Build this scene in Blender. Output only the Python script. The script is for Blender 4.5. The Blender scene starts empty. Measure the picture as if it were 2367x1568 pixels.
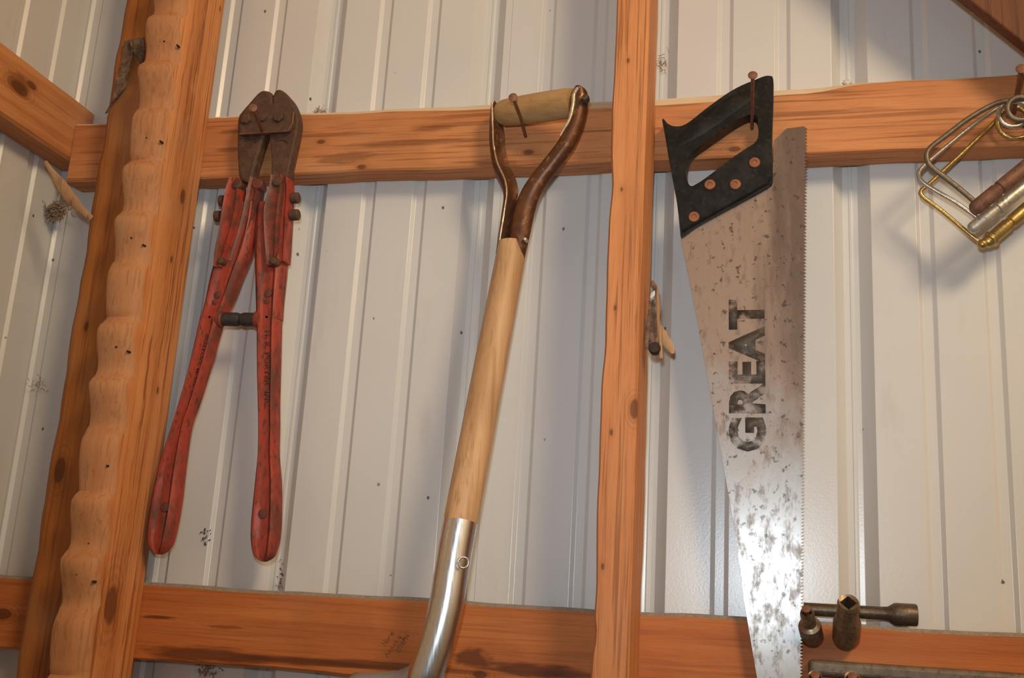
import bpy, bmesh, math, random
from mathutils import Vector, Matrix
random.seed(7)
D = bpy.data
SC = bpy.context.scene
COL = SC.collection
IN = 0.0254

# ------------------------------------------------------------------ camera
W, H, F = 2367.0, 1568.0, 2512.99
ZU = 2.1237                       # top of the upper girt above the floor
CAM = Vector((0.0, -1.252, ZU - 0.6237))
PITCH, YAW, ROLL = 0.2466, 0.2427, 0.0602
_fw = Vector((-math.sin(YAW) * math.cos(PITCH), math.cos(YAW) * math.cos(PITCH), math.sin(PITCH)))
_r0 = Vector((math.cos(YAW), math.sin(YAW), 0))
_u0 = _r0.cross(_fw)
RT = _r0 * math.cos(ROLL) + _u0 * math.sin(ROLL)
UP = _u0 * math.cos(ROLL) - _r0 * math.sin(ROLL)
FW = _fw
cd = D.cameras.new('camera')
cd.sensor_fit = 'HORIZONTAL'; cd.sensor_width = 36.0; cd.lens = F / W * 36.0
cd.clip_start = 0.01
cam = D.objects.new('camera', cd); COL.objects.link(cam)
m = Matrix.Identity(4)
for i in range(3):
    m[i][0] = RT[i]; m[i][1] = UP[i]; m[i][2] = -FW[i]; m[i][3] = CAM[i]
cam.matrix_world = m
SC.camera = cam

# ------------------------------------------------------------------ world, lights, exposure
wd = D.worlds.new('World'); SC.world = wd; wd.use_nodes = True
bg = wd.node_tree.nodes['Background']
bg.inputs[0].default_value = (0.62, 0.78, 1.0, 1); bg.inputs[1].default_value = 0.14

def point(name, loc, col, power, radius):
    l = D.lights.new(name, 'POINT'); l.color = col; l.energy = power; l.shadow_soft_size = radius
    o = D.objects.new(name, l); COL.objects.link(o); o.location = loc
    return o
# bare warm bulb hanging under the roof, up and to the right
point('barn_bulb', (1.35, -2.1, 3.2), (1.0, 0.79, 0.50), 172.0, 0.34)
# the photographer's flash, just above the lens
fl = D.lights.new('camera_flash', 'SPOT'); fl.color = (0.80, 0.91, 1.0); fl.energy = 30.5; fl.shadow_soft_size = 0.022
fl.spot_size = math.radians(76); fl.spot_blend = 1.0
fo = D.objects.new('camera_flash', fl); COL.objects.link(fo)
fo.location = CAM + UP * 0.10 - RT * 0.02
fo.rotation_euler = (FW + RT * 0.08 + UP * 0.06).to_track_quat('-Z', 'Y').to_euler()

SC.view_settings.view_transform = 'Standard'
SC.view_settings.look = 'None'
SC.view_settings.gamma = 1.0
SC.view_settings.use_curve_mapping = False
SC.view_settings.exposure = -0.05

# ------------------------------------------------------------------ helpers
def at(px, py, y):
    """the point of the plane at depth y that the photo shows at (px, py)"""
    d = FW + RT * ((px - W / 2) / F) - UP * ((py - H / 2) / F)
    return CAM + d * ((y - CAM.y) / d.y)

def mpp(p):
    """metres per photo pixel at point p"""
    return (p - CAM).dot(FW) / F

def setp(o, label=None, cat=None, group=None, kind=None):
    if label: o['label'] = label
    if cat: o['category'] = cat
    if group: o['group'] = group
    if kind: o['kind'] = kind
    return o

def thing(name, loc, label, cat, group=None):
    o = D.objects.new(name, None); COL.objects.link(o)
    o.location = loc; o.empty_display_size = 0.02
    o.matrix_world = Matrix.Translation(loc)
    return setp(o, label, cat, group)

def origin_of(o):
    v = Vector((0, 0, 0))
    while o is not None:
        v += o.location; o = o.parent
    return v

def mesh_obj(name, bm, mat, parent=None, smooth=None, base=None, mats=None):
    """world-space bmesh -> object; verts are stored relative to the object's own origin"""
    bmesh.ops.recalc_face_normals(bm, faces=bm.faces)
    off = origin_of(parent) if parent else (base if base is not None else Vector((0, 0, 0)))
    for v in bm.verts: v.co -= off
    me = D.meshes.new(name); bm.to_mesh(me); bm.free()
    for mt in (mats if mats else [mat]): me.materials.append(mt)
    if smooth is not None:
        for p in me.polygons: p.use_smooth = True
        me.update()
        try: me.set_sharp_from_angle(angle=math.radians(smooth))
        except Exception: pass
    o = D.objects.new(name, me); COL.objects.link(o)
    if parent: o.parent = parent
    else: o.location = off
    return o

def bevel(o, w, seg=2, ang=35):
    b = o.modifiers.new('bevel', 'BEVEL'); b.width = w; b.segments = seg
    b.limit_method = 'ANGLE'; b.angle_limit = math.radians(ang)
    return o

def crom(pts, n=6, closed=False):
    """Catmull-Rom through 2-D/3-D points"""
    P = [Vector(p) for p in pts]; N = len(P); out = []
    rng = N if closed else N - 1
    for i in range(rng):
        p0 = P[(i - 1) % N] if closed or i > 0 else P[0]
        p1 = P[i]; p2 = P[(i + 1) % N]
        p3 = P[(i + 2) % N] if closed or i + 2 < N else P[-1]
        for k in range(n):
            t = k / n
            out.append(0.5 * ((2 * p1) + (p2 - p0) * t + (2 * p0 - 5 * p1 + 4 * p2 - p3) * t * t + (3 * p1 - p0 - 3 * p2 + p3) * t ** 3))
    if not closed: out.append(P[-1])
    return out

def loft(bm, rings, caps=True, closed=True):
    vs = [[bm.verts.new(p) for p in r] for r in rings]
    n = len(vs[0])
    for a, b in zip(vs[:-1], vs[1:]):
        for i in range(n if closed else n - 1):
            j = (i + 1) % n
            try: bm.faces.new((a[i], a[j], b[j], b[i]))
            except ValueError: pass
    if caps and closed:
        bm.faces.new(vs[0][::-1]); bm.faces.new(vs[-1])
    return vs

def frames(pts):
    out = []; ref = None
    for i, p in enumerate(pts):
        t = (pts[min(i + 1, len(pts) - 1)] - pts[max(i - 1, 0)]).normalized()
        if ref is None:
            ref = Vector((0, -1, 0)) if abs(t.y) < 0.9 else Vector((1, 0, 0))
        n = (ref - t * ref.dot(t)).normalized(); ref = n
        out.append((t, n, t.cross(n)))
    return out

def tube(bm, pts, rad, n=12, caps=True):
    pts = [Vector(p) for p in pts]
    if not isinstance(rad, (list, tuple)): rad = [rad] * len(pts)
    rings = []
    for p, r, (t, a, b) in zip(pts, rad, frames(pts)):
        rings.append([p + a * (r * math.cos(2 * math.pi * k / n)) + b * (r * math.sin(2 * math.pi * k / n)) for k in range(n)])
    loft(bm, rings, caps)

def lathe(bm, a, b, prof, n=20):
    """profile [(t along a->b in metres, radius)] turned about the axis a->b"""
    ax = (b - a).normalized()
    u = ax.orthogonal().normalized(); v = ax.cross(u)
    rings = [[a + ax * t + (u * math.cos(2 * math.pi * k / n) + v * math.sin(2 * math.pi * k / n)) * max(r, 1e-5) for k in range(n)] for t, r in prof]
    loft(bm, rings, True)

def box(bm, lo, hi):
    c = [Vector((x, y, z)) for x in (lo[0], hi[0]) for y in (lo[1], hi[1]) for z in (lo[2], hi[2])]
    v = [bm.verts.new(p) for p in c]
    for f in ((0, 1, 3, 2), (4, 6, 7, 5), (0, 4, 5, 1), (2, 3, 7, 6), (0, 2, 6, 4), (1, 5, 7, 3)):
        bm.faces.new([v[i] for i in f])

def prism(bm, loops, y0, y1, yp=None):
    """photo-outline loops (outer, holes...) read at depth yp, extruded from y0 (front) to y1"""
    yp = y0 if yp is None else yp
    verts = []; edges = []
    for lp in loops:
        vs = []
        for p in lp:
            q = at(p[0], p[1], yp); vs.append(bm.verts.new((q.x, y0, q.z)))
        for i in range(len(vs)): edges.append(bm.edges.new((vs[i], vs[(i + 1) % len(vs)])))
        verts += vs
    r = bmesh.ops.triangle_fill(bm, edges=edges, use_beauty=True, use_dissolve=False)
    faces = [g for g in r['geom'] if isinstance(g, bmesh.types.BMFace)]
    bmesh.ops.dissolve_limit(bm, angle_limit=0.01, verts=verts, edges=list({e for f in faces for e in f.edges})) if len(loops) == 1 else None
    faces = [f for f in bm.faces if all(v in set(verts) for v in f.verts)]
    ex = bmesh.ops.extrude_face_region(bm, geom=faces)
    for g in ex['geom']:
        if isinstance(g, bmesh.types.BMVert): g.co.y = y1

def new(): return bmesh.new()

def crop(scale, ox, oy):
    return lambda pts: [(p[0] / scale + ox, p[1] / scale + oy) for p in pts]

# ------------------------------------------------------------------ materials
class NT:
    def __init__(s, name):
        s.m = D.materials.new(name); s.m.use_nodes = True
        s.t = s.m.node_tree; s.b = s.t.nodes['Principled BSDF']
    def n(s, typ, **kw):
        nd = s.t.nodes.new(typ)
        for k, v in kw.items(): setattr(nd, k, v)
        return nd
    def l(s, a, b): s.t.links.new(a, b)
    def pos(s):
        return s.n('ShaderNodeNewGeometry').outputs['Position']
    def mul(s, v, sc, off=(0, 0, 0)):
        nd = s.n('ShaderNodeMapping'); s.l(v, nd.inputs['Vector'])
        nd.inputs['Scale'].default_value = sc; nd.inputs['Location'].default_value = off
        return nd.outputs[0]
    def noise(s, v, scale=1.0, detail=3.0, rough=0.55, dist=0.0):
        nd = s.n('ShaderNodeTexNoise'); s.l(v, nd.inputs['Vector'])
        nd.inputs['Scale'].default_value = scale; nd.inputs['Detail'].default_value = detail
        nd.inputs['Roughness'].default_value = rough; nd.inputs['Distortion'].default_value = dist
        return nd.outputs['Fac']
    def rng(s, v, a, b, c=0.0, d=1.0, smooth=True):
        nd = s.n('ShaderNodeMapRange'); nd.interpolation_type = 'SMOOTHSTEP' if smooth else 'LINEAR'
        s.l(v, nd.inputs['Value'])
        for i, x in zip((1, 2, 3, 4), (a, b, c, d)): nd.inputs[i].default_value = x
        return nd.outputs[0]
    def mix(s, fac, a, b, mode='MIX'):
        nd = s.n('ShaderNodeMix', data_type='RGBA', blend_type=mode)
        if isinstance(fac, float): nd.inputs[0].default_value = fac
        else: s.l(fac, nd.inputs[0])
        for i, x in ((6, a), (7, b)):
            if isinstance(x, tuple): nd.inputs[i].default_value = (*x, 1) if len(x) == 3 else x
            else: s.l(x, nd.inputs[i])
        return nd.outputs[2]
    def math(s, op, a, b=None):
        nd = s.n('ShaderNodeMath', operation=op)
        for i, x in enumerate((a, b)):
            if x is None: continue
            if isinstance(x, (int, float)): nd.inputs[i].default_value = x
            else: s.l(x, nd.inputs[i])
        return nd.outputs[0]
    def bump(s, h, strength=0.3, dist=0.002):
        nd = s.n('ShaderNodeBump'); s.l(h, nd.inputs['Height'])
        nd.inputs['Strength'].default_value = strength; nd.inputs['Distance'].default_value = dist
        s.l(nd.outputs[0], s.b.inputs['Normal'])
    def out(s, col, rough=0.5, metal=0.0, spec=None):
        if isinstance(col, tuple): s.b.inputs['Base Color'].default_value = (*col, 1)
        else: s.l(col, s.b.inputs['Base Color'])
        for nm, x in (('Roughness', rough), ('Metallic', metal)):
            if isinstance(x, (int, float)): s.b.inputs[nm].default_value = x
            else: s.l(x, s.b.inputs[nm])
        if spec is not None: s.b.inputs['Specular IOR Level'].default_value = spec
        return s.m

def wood(name, axis, light, mid, dark, knots=(), stains=(), seed=0.0, fine=1.0, rough=0.62, across=26.0):
    """axis: grain direction 0/1/2. knots: (point, radius) dark ovals; stains: (point, half-length along grain, half-width, strength)"""
    k = NT(name); p = k.pos()
    st = [across] * 3; st[axis] = 1.6
    warp = k.noise(k.mul(p, (5, 5, 5), (seed, seed * .7, 3)), 1.0, 2)
    big = k.noise(k.mul(p, tuple(st), (seed, seed + 2, seed)), 1.0, 4, 0.6, 0.6)
    st2 = [230.0] * 3; st2[axis] = 5.0
    lines = k.noise(k.mul(p, tuple(st2), (seed, 1, 2)), 1.0, 3, 0.6, 0.4)
    st3 = [900.0] * 3; st3[axis] = 30.0
    fib = k.noise(k.mul(p, tuple(st3)), 1.0, 2)
    blot = k.noise(k.mul(p, (9, 9, 9), (seed + 5, 0, 0)), 1.0, 3)
    c = k.mix(k.rng(big, 0.38, 0.66), light, mid)
    c = k.mix(k.math('MULTIPLY', k.rng(lines, 0.50, 0.66), 0.55 * fine), c, dark)
    c = k.mix(k.math('MULTIPLY', k.rng(fib, 0.50, 0.72), 0.22), c, dark)
    c = k.mix(k.math('MULTIPLY', k.rng(blot, 0.52, 0.74), 0.35), c, tuple(x * 0.72 for x in mid))
    c = k.mix(k.math('MULTIPLY', k.rng(warp, 0.55, 0.75), 0.25), c, (0.40, 0.27, 0.17))
    for (q, hl, hw, s_) in stains:
        sc = [1 / hw] * 3; sc[axis] = 1 / hl
        v = k.n('ShaderNodeVectorMath', operation='SUBTRACT'); k.l(p, v.inputs[0]); v.inputs[1].default_value = q
        wv = k.n('ShaderNodeVectorMath', operation='MULTIPLY'); k.l(v.outputs[0], wv.inputs[0]); wv.inputs[1].default_value = sc
        ln = k.n('ShaderNodeVectorMath', operation='LENGTH'); k.l(wv.outputs[0], ln.inputs[0])
        nz = k.noise(k.mul(p, tuple(x * 1.7 for x in sc), (seed, 0, 0)), 1.0, 4)
        dd = k.math('ADD', ln.outputs['Value'], k.math('MULTIPLY', k.math('SUBTRACT', nz, 0.5), 1.3))
        c = k.mix(k.math('MULTIPLY', k.rng(dd, 0.45, 1.0, 1.0, 0.0), s_), c, tuple(x * 0.55 for x in dark))
    for (q, r) in knots:
        sc = [1 / r] * 3; sc[axis] = 0.5 / r
        v = k.n('ShaderNodeVectorMath', operation='SUBTRACT'); k.l(p, v.inputs[0]); v.inputs[1].default_value = q
        wv = k.n('ShaderNodeVectorMath', operation='MULTIPLY'); k.l(v.outputs[0], wv.inputs[0]); wv.inputs[1].default_value = sc
        ln = k.n('ShaderNodeVectorMath', operation='LENGTH'); k.l(wv.outputs[0], ln.inputs[0])
        dd = k.math('ADD', ln.outputs['Value'], k.math('MULTIPLY', k.math('SUBTRACT', blot, 0.5), 0.8))
        ring = k.math('SINE', k.math('MULTIPLY', dd, 14.0))
        c = k.mix(k.math('MULTIPLY', k.rng(dd, 0.7, 2.6, 1.0, 0.0), k.rng(ring, -1, 1, 0.08, 0.38)), c, dark)
        c = k.mix(k.math('MULTIPLY', k.rng(dd, 0.5, 1.0, 1.0, 0.0), 0.8), c, tuple(x * 0.5 for x in dark))
    k.bump(k.math('ADD', k.math('MULTIPLY', lines, 0.6), fib), 0.25, 0.0009)
    return k.out(c, rough, 0.0, 0.3)

def speckle(name, c1, c2, c3, scale, rough=0.5, metal=0.0, r2=None, bumps=0.3, spec=None, stretch=(1, 1, 1), lo=0.42, hi=0.62):
    k = NT(name); p = k.mul(k.pos(), stretch)
    a = k.noise(p, scale, 5, 0.6); b = k.noise(k.mul(p, (1, 1, 1), (4, 2, 7)), scale * 4.2, 4, 0.65)
    c = k.mix(k.rng(a, lo, hi), c1, c2)
    c = k.mix(k.math('MULTIPLY', k.rng(b, 0.52, 0.70), 0.85), c, c3)
    k.bump(b, bumps, 0.0008)
    rr = k.rng(a, 0.35, 0.65, rough, r2) if r2 is not None else rough
    return k.out(c, rr, metal, spec)

# painted steel cladding
def steel_mat(name):
    k = NT(name); p = k.pos()
    peel = k.noise(p, 420.0, 2, 0.5)
    big = k.noise(p, 3.0, 3)
    c = k.mix(k.rng(big, 0.35, 0.7), (0.60, 0.575, 0.545), (0.565, 0.545, 0.52))
    sm = k.noise(k.mul(p, (20, 20, 5)), 1.0, 4, 0.6)
    c = k.mix(k.math('MULTIPLY', k.rng(sm, 0.58, 0.78), 0.22), c, (0.33, 0.29, 0.24))
    vo = k.n('ShaderNodeTexVoronoi'); k.l(k.mul(p, (1, 1, 0.8)), vo.inputs['Vector']); vo.inputs['Scale'].default_value = 25.0
    warp = k.noise(p, 700.0, 2)
    dd = k.math('ADD', vo.outputs['Distance'], k.math('MULTIPLY', k.math('SUBTRACT', warp, 0.5), 0.07))
    gate = k.n('ShaderNodeSeparateColor'); k.l(vo.outputs['Color'], gate.inputs[0])
    fly = k.math('MULTIPLY', k.rng(dd, 0.038, 0.062, 1.0, 0.0), k.rng(gate.outputs[0], 0.30, 0.38))
    c = k.mix(k.math('MULTIPLY', fly, 0.85), c, (0.03, 0.025, 0.02))
    k.bump(peel, 0.10, 0.0006)
    return k.out(c, 0.27, 0.0, 0.55)
M_STEEL = steel_mat('painted_steel')

OR_L, OR_M, OR_D = (0.58, 0.235, 0.088), (0.46, 0.165, 0.055), (0.20, 0.060, 0.018)
Zr = lambda z: ZU + z
g1 = lambda px, py: tuple(at(px, py, -0.0381))
M_GIRT_U = wood('girt_pine', 0, OR_L, OR_M, OR_D,
                knots=[(g1(742, 328), .004), (g1(836, 386), .005), (g1(1222, 352), .005), (g1(1697, 345), .006), (g1(1165, 255), .003)],
                stains=[(g1(1000, 296), .035, .006, .55), (g1(790, 365), .05, .010, .5), (g1(950, 330), .10, .005, .5), (g1(560, 345), .06, .005, .55), (g1(1050, 405), .06, .005, .5), (g1(1150, 375), .035, .010, .35), (g1(540, 305), .03, .004, .5)], seed=1.3, fine=1.2)
M_GIRT_L = wood('girt_fir_red', 0, (0.50, 0.160, 0.042), (0.41, 0.118, 0.028), (0.16, 0.040, 0.011),
                knots=[(g1(1110, 1560), .006), (g1(8, 1420), .008)],
                stains=[(g1(480, 1515), .10, .012, .8), (g1(700, 1530), .13, .006, .8), (g1(900, 1540), .14, .006, .7), (g1(1090, 1520), .03, .014, .8), (g1(1230, 1550), .07, .010, .85),
                        (g1(365, 1428), .03, .003, .8), (g1(520, 1450), .03, .003, .5), (g1(1330, 1563), .06, .006, .6)], seed=4.1, fine=0.5)
M_GIRT_S = wood('girt_pine_side', 1, (0.60, 0.26, 0.10), OR_M, OR_D, knots=[((-0.945, -0.155, Zr(-0.005)), .010), ((-0.945, -0.135, Zr(0.01)), .006)],
                stains=[((-0.945, -0.16, Zr(0.0)), .03, .02, .6), ((-0.945, -0.012, Zr(-0.045)), .006, .02, .6)], seed=7.7, fine=0.5)
M_SAP = wood('sapwood_edge', 0, (0.74, 0.60, 0.42), (0.66, 0.51, 0.33), (0.40, 0.27, 0.15), seed=2.0, fine=0.4)
M_DUST = speckle('edge_dust', (0.25, 0.20, 0.155), (0.30, 0.24, 0.185), (0.11, 0.08, 0.06), 160.0, 0.95)
pr_ = lambda px, py: tuple(at(px, py, -0.10))
M_POST = wood('post_fir', 2, (0.62, 0.25, 0.085), (0.50, 0.175, 0.05), (0.22, 0.065, 0.018),
              knots=[((-0.739, -0.075, at(425, 455, -.075).z), .0065), ((-0.739, -0.105, at(270, 1400, -.105).z), .015), ((-0.739, -0.08, at(408, 600, -.08).z), .003), ((-0.739, -0.07, at(378, 903, -.07).z), .003),
                     ((-0.739, -0.048, at(513, 20, -.048).z), .003)],
              stains=[((-0.739, -0.045, at(330, 1260, -.045).z), .05, .012, .7)], seed=9.2, fine=1.5, across=30)
M_POSTEDGE = wood('weathered_sawn_edge', 2, (0.50, 0.235, 0.105), (0.44, 0.19, 0.078), (0.24, 0.09, 0.034), seed=11.0, fine=0.7, rough=0.85)
M_POST2 = wood('post_shaded_fir', 2, (0.40, 0.135, 0.028), (0.32, 0.10, 0.02), (0.13, 0.034, 0.008), knots=[((-.84, -.089, at(165, 755, -.089).z), .004), ((-.845, -.089, at(118, 1085, -.089).z), .010)], seed=13.0, fine=1.0)  # shade behind the scalloped board is put into this darker wood colour
st_ = lambda px, py: tuple(at(px, py, -0.127))
M_STUD = wood('stud_pine', 2, (0.60, 0.245, 0.090), (0.50, 0.185, 0.062), (0.24, 0.075, 0.022),
              knots=[(st_(1468, 945), .007), (st_(1452, 140), .002), (st_(1437, 438), .002), (st_(1422, 712), .002), (st_(1413, 1000), .002), (st_(1393, 1310), .0025)],
              seed=17.0, fine=1.35)
M_BRACE = wood('brace_board_shaded', 2, (0.15, 0.052, 0.020), (0.115, 0.038, 0.014), (0.05, 0.016, 0.007), seed=21.0)  # wood colour darkened to stand in for the weak light on the brace
M_BARK = speckle('bark', (0.12, 0.068, 0.04), (0.25, 0.155, 0.092), (0.03, 0.02, 0.015), 60.0, 0.9)
M_SPLINT = wood('torn_wood', 2, (0.44, 0.26, 0.135), (0.34, 0.18, 0.085), (0.12, 0.06, 0.03), seed=23.0, rough=0.8)
M_RUST = speckle('rusted_steel', (0.095, 0.048, 0.028), (0.135, 0.066, 0.036), (0.045, 0.028, 0.02), 110.0, 0.62, 0.35, 0.8, 0.4)
M_RUSTN = speckle('rusty_nail_steel', (0.19, 0.078, 0.042), (0.25, 0.105, 0.055), (0.085, 0.038, 0.022), 260.0, 0.6, 0.3)
M_RED = speckle('worn_red_paint', (0.33, 0.046, 0.025), (0.13, 0.034, 0.021), (0.065, 0.030, 0.021), 38.0, 0.42, 0.0, 0.6, 0.3, 0.35, stretch=(1.6, 1, .6), lo=0.40, hi=0.66)
M_REDDK = speckle('grimy_red_paint', (0.11, 0.034, 0.022), (0.21, 0.040, 0.024), (0.05, 0.026, 0.02), 80.0, 0.5)
M_RUBBER = speckle('black_rubber', (0.022, 0.02, 0.018), (0.035, 0.03, 0.026), (0.012, 0.011, 0.01), 120.0, 0.6)
M_GRIME = speckle('stamped_grime', (0.10, 0.03, 0.02), (0.14, 0.036, 0.022), (0.06, 0.022, 0.018), 200.0, 0.7)
M_SHAFT = wood('ash_shaft', 2, (0.56, 0.33, 0.165), (0.47, 0.255, 0.115), (0.26, 0.125, 0.05), seed=31.0, fine=0.8, rough=0.45, across=55)
M_GRIP = wood('ash_grip', 0, (0.44, 0.255, 0.105), (0.37, 0.20, 0.075), (0.22, 0.11, 0.04), seed=33.0, fine=0.5, rough=0.5, across=40)
M_BRONZE = speckle('bronze_enamel', (0.115, 0.048, 0.024), (0.18, 0.070, 0.026), (0.33, 0.145, 0.05), 30.0, 0.33, 0.55, 0.42, 0.15, lo=0.48, hi=0.72)
M_WORN = speckle('worn_bright_edge', (0.62, 0.48, 0.36), (0.52, 0.38, 0.26), (0.30, 0.17, 0.09), 90.0, 0.35, 0.7)
def brushed(name, c, rough, axis=2, metal=1.0):
    k = NT(name); p = k.pos(); s_ = [600.0] * 3; s_[axis] = 12.0
    n_ = k.noise(k.mul(p, tuple(s_)), 1.0, 3)
    k.bump(n_, 0.06, 0.0004)
    return k.out(k.mix(k.rng(n_, 0.4, 0.65), c, tuple(x * 0.86 for x in c)), k.rng(n_, 0.35, 0.7, rough, rough + 0.12), metal)
M_SOCKET = brushed('brushed_aluminium_socket', (0.70, 0.66, 0.62), 0.24)
M_BLADE = brushed('shovel_blade_steel', (0.42, 0.41, 0.39), 0.34, 2, 0.35)
M_BLACK = speckle('black_plastic', (0.0075, 0.0068, 0.0065), (0.013, 0.011, 0.010), (0.022, 0.020, 0.018), 45.0, 0.34, 0.0, 0.46, 0.15, 0.32, lo=0.5, hi=0.7)
M_COPPER = speckle('brass_rivet', (0.33, 0.135, 0.065), (0.27, 0.105, 0.05), (0.12, 0.05, 0.026), 160.0, 0.45, 0.55)

def saw_mat():
    k = NT('patinated_saw_steel'); p = k.pos()
    sep = k.n('ShaderNodeSeparateXYZ'); k.l(p, sep.inputs[0])
    a = k.noise(k.mul(p, (22, 1, 14)), 1.0, 6, 0.65)
    b = k.noise(k.mul(p, (90, 1, 40), (3, 0, 1)), 1.0, 5, 0.7)
    fl = k.noise(k.mul(p, (45, 1, 6), (8, 0, 4)), 1.0, 4, 0.65)
    sp = k.noise(k.mul(p, (120, 1, 110), (1, 5, 2)), 1.0, 3, 0.6)
    # brown over the upper two thirds, changing to paler grey towards the toe
    h = k.math('ADD', sep.outputs[2], k.math('MULTIPLY', k.math('SUBTRACT', a, 0.5), 0.30))
    pat = k.rng(h, ZU - 0.50, ZU - 0.32)
    base = k.mix(pat, (0.36, 0.345, 0.33), (0.300, 0.205, 0.148))
    base = k.mix(k.math('MULTIPLY', k.rng(b, 0.50, 0.68), 0.62), base, (0.140, 0.090, 0.064))
    # a darker rusty belt along the teeth
    e = k.math('ADD', sep.outputs[0], k.math('MULTIPLY', k.math('SUBTRACT', fl, 0.5), 0.11))
    belt = k.math('MULTIPLY', k.rng(e, -0.030, 0.026), k.rng(k.math('ADD', h, 0.0), ZU - 0.50, ZU - 0.25))
    base = k.mix(k.math('MULTIPLY', belt, 0.80), base, (0.085, 0.050, 0.036))
    base = k.mix(k.math('MULTIPLY', k.rng(sp, 0.59, 0.67), 0.85), base, (0.045, 0.030, 0.024))
    base = k.mix(k.math('MULTIPLY', k.rng(a, 0.60, 0.74), 0.45), base, (0.36, 0.29, 0.245))
    k.bump(k.noise(k.mul(p, (500, 1, 14)), 1.0, 3), 0.05, 0.0003)
    rough = k.math('ADD', k.rng(b, 0.42, 0.68, 0.24, 0.40), k.math('MULTIPLY', pat, 0.18))
    return k.out(base, rough, k.rng(pat, 0, 1, 0.13, 0.16))
M_SAW = saw_mat()
def faded():
    k = NT('faded_black_print'); p = k.pos()
    n_ = k.noise(k.mul(p, (30, 1, 34), (2, 0, 9)), 1.0, 5, 0.65)
    k.l(k.rng(n_, 0.38, 0.60, 0.72, 0.05), k.b.inputs['Alpha'])
    return k.out((0.075, 0.060, 0.050), 0.5, 0.1)
M_PRINT = faded()
M_ZINC = speckle('zinc_wire', (0.52, 0.48, 0.42), (0.44, 0.40, 0.34), (0.26, 0.22, 0.17), 120.0, 0.34, 0.85)
M_BRASS = speckle('yellow_zinc', (0.52, 0.37, 0.13), (0.42, 0.28, 0.09), (0.18, 0.11, 0.05), 110.0, 0.32, 0.85)
M_DKWIRE = speckle('dull_grey_wire', (0.16, 0.125, 0.09), (0.20, 0.155, 0.11), (0.07, 0.05, 0.04), 160.0, 0.45, 0.6)
M_SILVPIN = speckle('galvanised_pin', (0.58, 0.53, 0.46), (0.46, 0.41, 0.34), (0.20, 0.16, 0.12), 70.0, 0.4, 0.7)
M_RUSTPIN = speckle('rusty_pin', (0.20, 0.092, 0.052), (0.14, 0.064, 0.038), (0.07, 0.036, 0.025), 80.0, 0.6, 0.3)
M_TOOL = speckle('old_chrome', (0.30, 0.225, 0.155), (0.22, 0.16, 0.11), (0.10, 0.07, 0.05), 70.0, 0.36, 0.8, 0.5)
M_TOOLDK = speckle('oily_tool_steel', (0.105, 0.078, 0.055), (0.15, 0.11, 0.075), (0.05, 0.038, 0.03), 90.0, 0.42, 0.7)
M_HOLE = speckle('socket_bore', (0.035, 0.018, 0.012), (0.05, 0.026, 0.016), (0.02, 0.012, 0.01), 200.0, 0.8, 0.2)
M_RAIL = speckle('greasy_grey_rail', (0.175, 0.13, 0.092), (0.13, 0.098, 0.07), (0.065, 0.052, 0.045), 60.0, 0.5, 0.35)
M_PENCIL = speckle('pencil', (0.06, 0.03, 0.02), (0.07, 0.035, 0.02), (0.05, 0.025, 0.02), 100.0, 0.6)
M_FUZZ = speckle('dusty_fibre', (0.34, 0.235, 0.145), (0.24, 0.155, 0.095), (0.12, 0.08, 0.05), 200.0, 0.95)
M_WHITE = speckle('pale_lump', (0.66, 0.60, 0.53), (0.55, 0.49, 0.42), (0.34, 0.28, 0.22), 200.0, 0.8)
M_FLOOR = speckle('packed_earth', (0.13, 0.09, 0.06), (0.10, 0.07, 0.048), (0.07, 0.05, 0.035), 6.0, 0.95)
M_ROOF = wood('roof_boards', 0, (0.36, 0.20, 0.10), (0.28, 0.15, 0.07), (0.12, 0.06, 0.03), seed=41.0)

# ------------------------------------------------------------------ the room shell
XC = -0.9832                      # inner corner
X0 = -0.5741                      # right lip of a major rib
XR, YF, ZR = 2.4, -4.0, 3.8
PER = 9 * IN
PROF = [(0.0, 0.0), (1.95, 0), (2.13, .15), (2.54, .15), (2.72, 0), (4.70, 0), (4.88, .15), (5.27, .15), (5.45, 0),
        (7.35, 0), (7.80, .68), (8.05, .70), (8.09, .66), (8.21, .66), (8.25, .70), (8.48, .68), (9.0, 0)]
def cladding(s0, s1, base):
    """profile points (s, depth) of ribbed sheet between s0 and s1; ribs repeat from base"""
    pts = []
    k0 = int(math.floor((s0 - base) / PER)) - 1
    k1 = int(math.ceil((s1 - base) / PER)) + 1
    allp = []
    for k in range(k0, k1 + 1):
        for (a, d) in PROF[:-1]: allp.append((base + k * PER + a * IN, d * IN))
    def dep(s):
        for (a, b) in zip(allp[:-1], allp[1:]):
            if a[0] <= s <= b[0]: return a[1] + (b[1] - a[1]) * (s - a[0]) / max(1e-9, b[0] - a[0])
        return 0.0
    return [(s0, dep(s0))] + [p for p in allp if s0 < p[0] < s1] + [(s1, dep(s1))]

def sheet(name, prof, place, parent, lift=0.0):
    bm = new(); th = 0.0007
    front = [(s, d - lift) for s, d in prof]
    ring = front + [(s, d + th) for s, d in reversed(front)]
    loft(bm, [[place(s, d, z) for s, d in ring] for z in (0.0, 1.2, 2.4, ZR)])
    return bevel(mesh_obj(name, bm, M_STEEL, parent), 0.0016, 2, 12)

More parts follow.
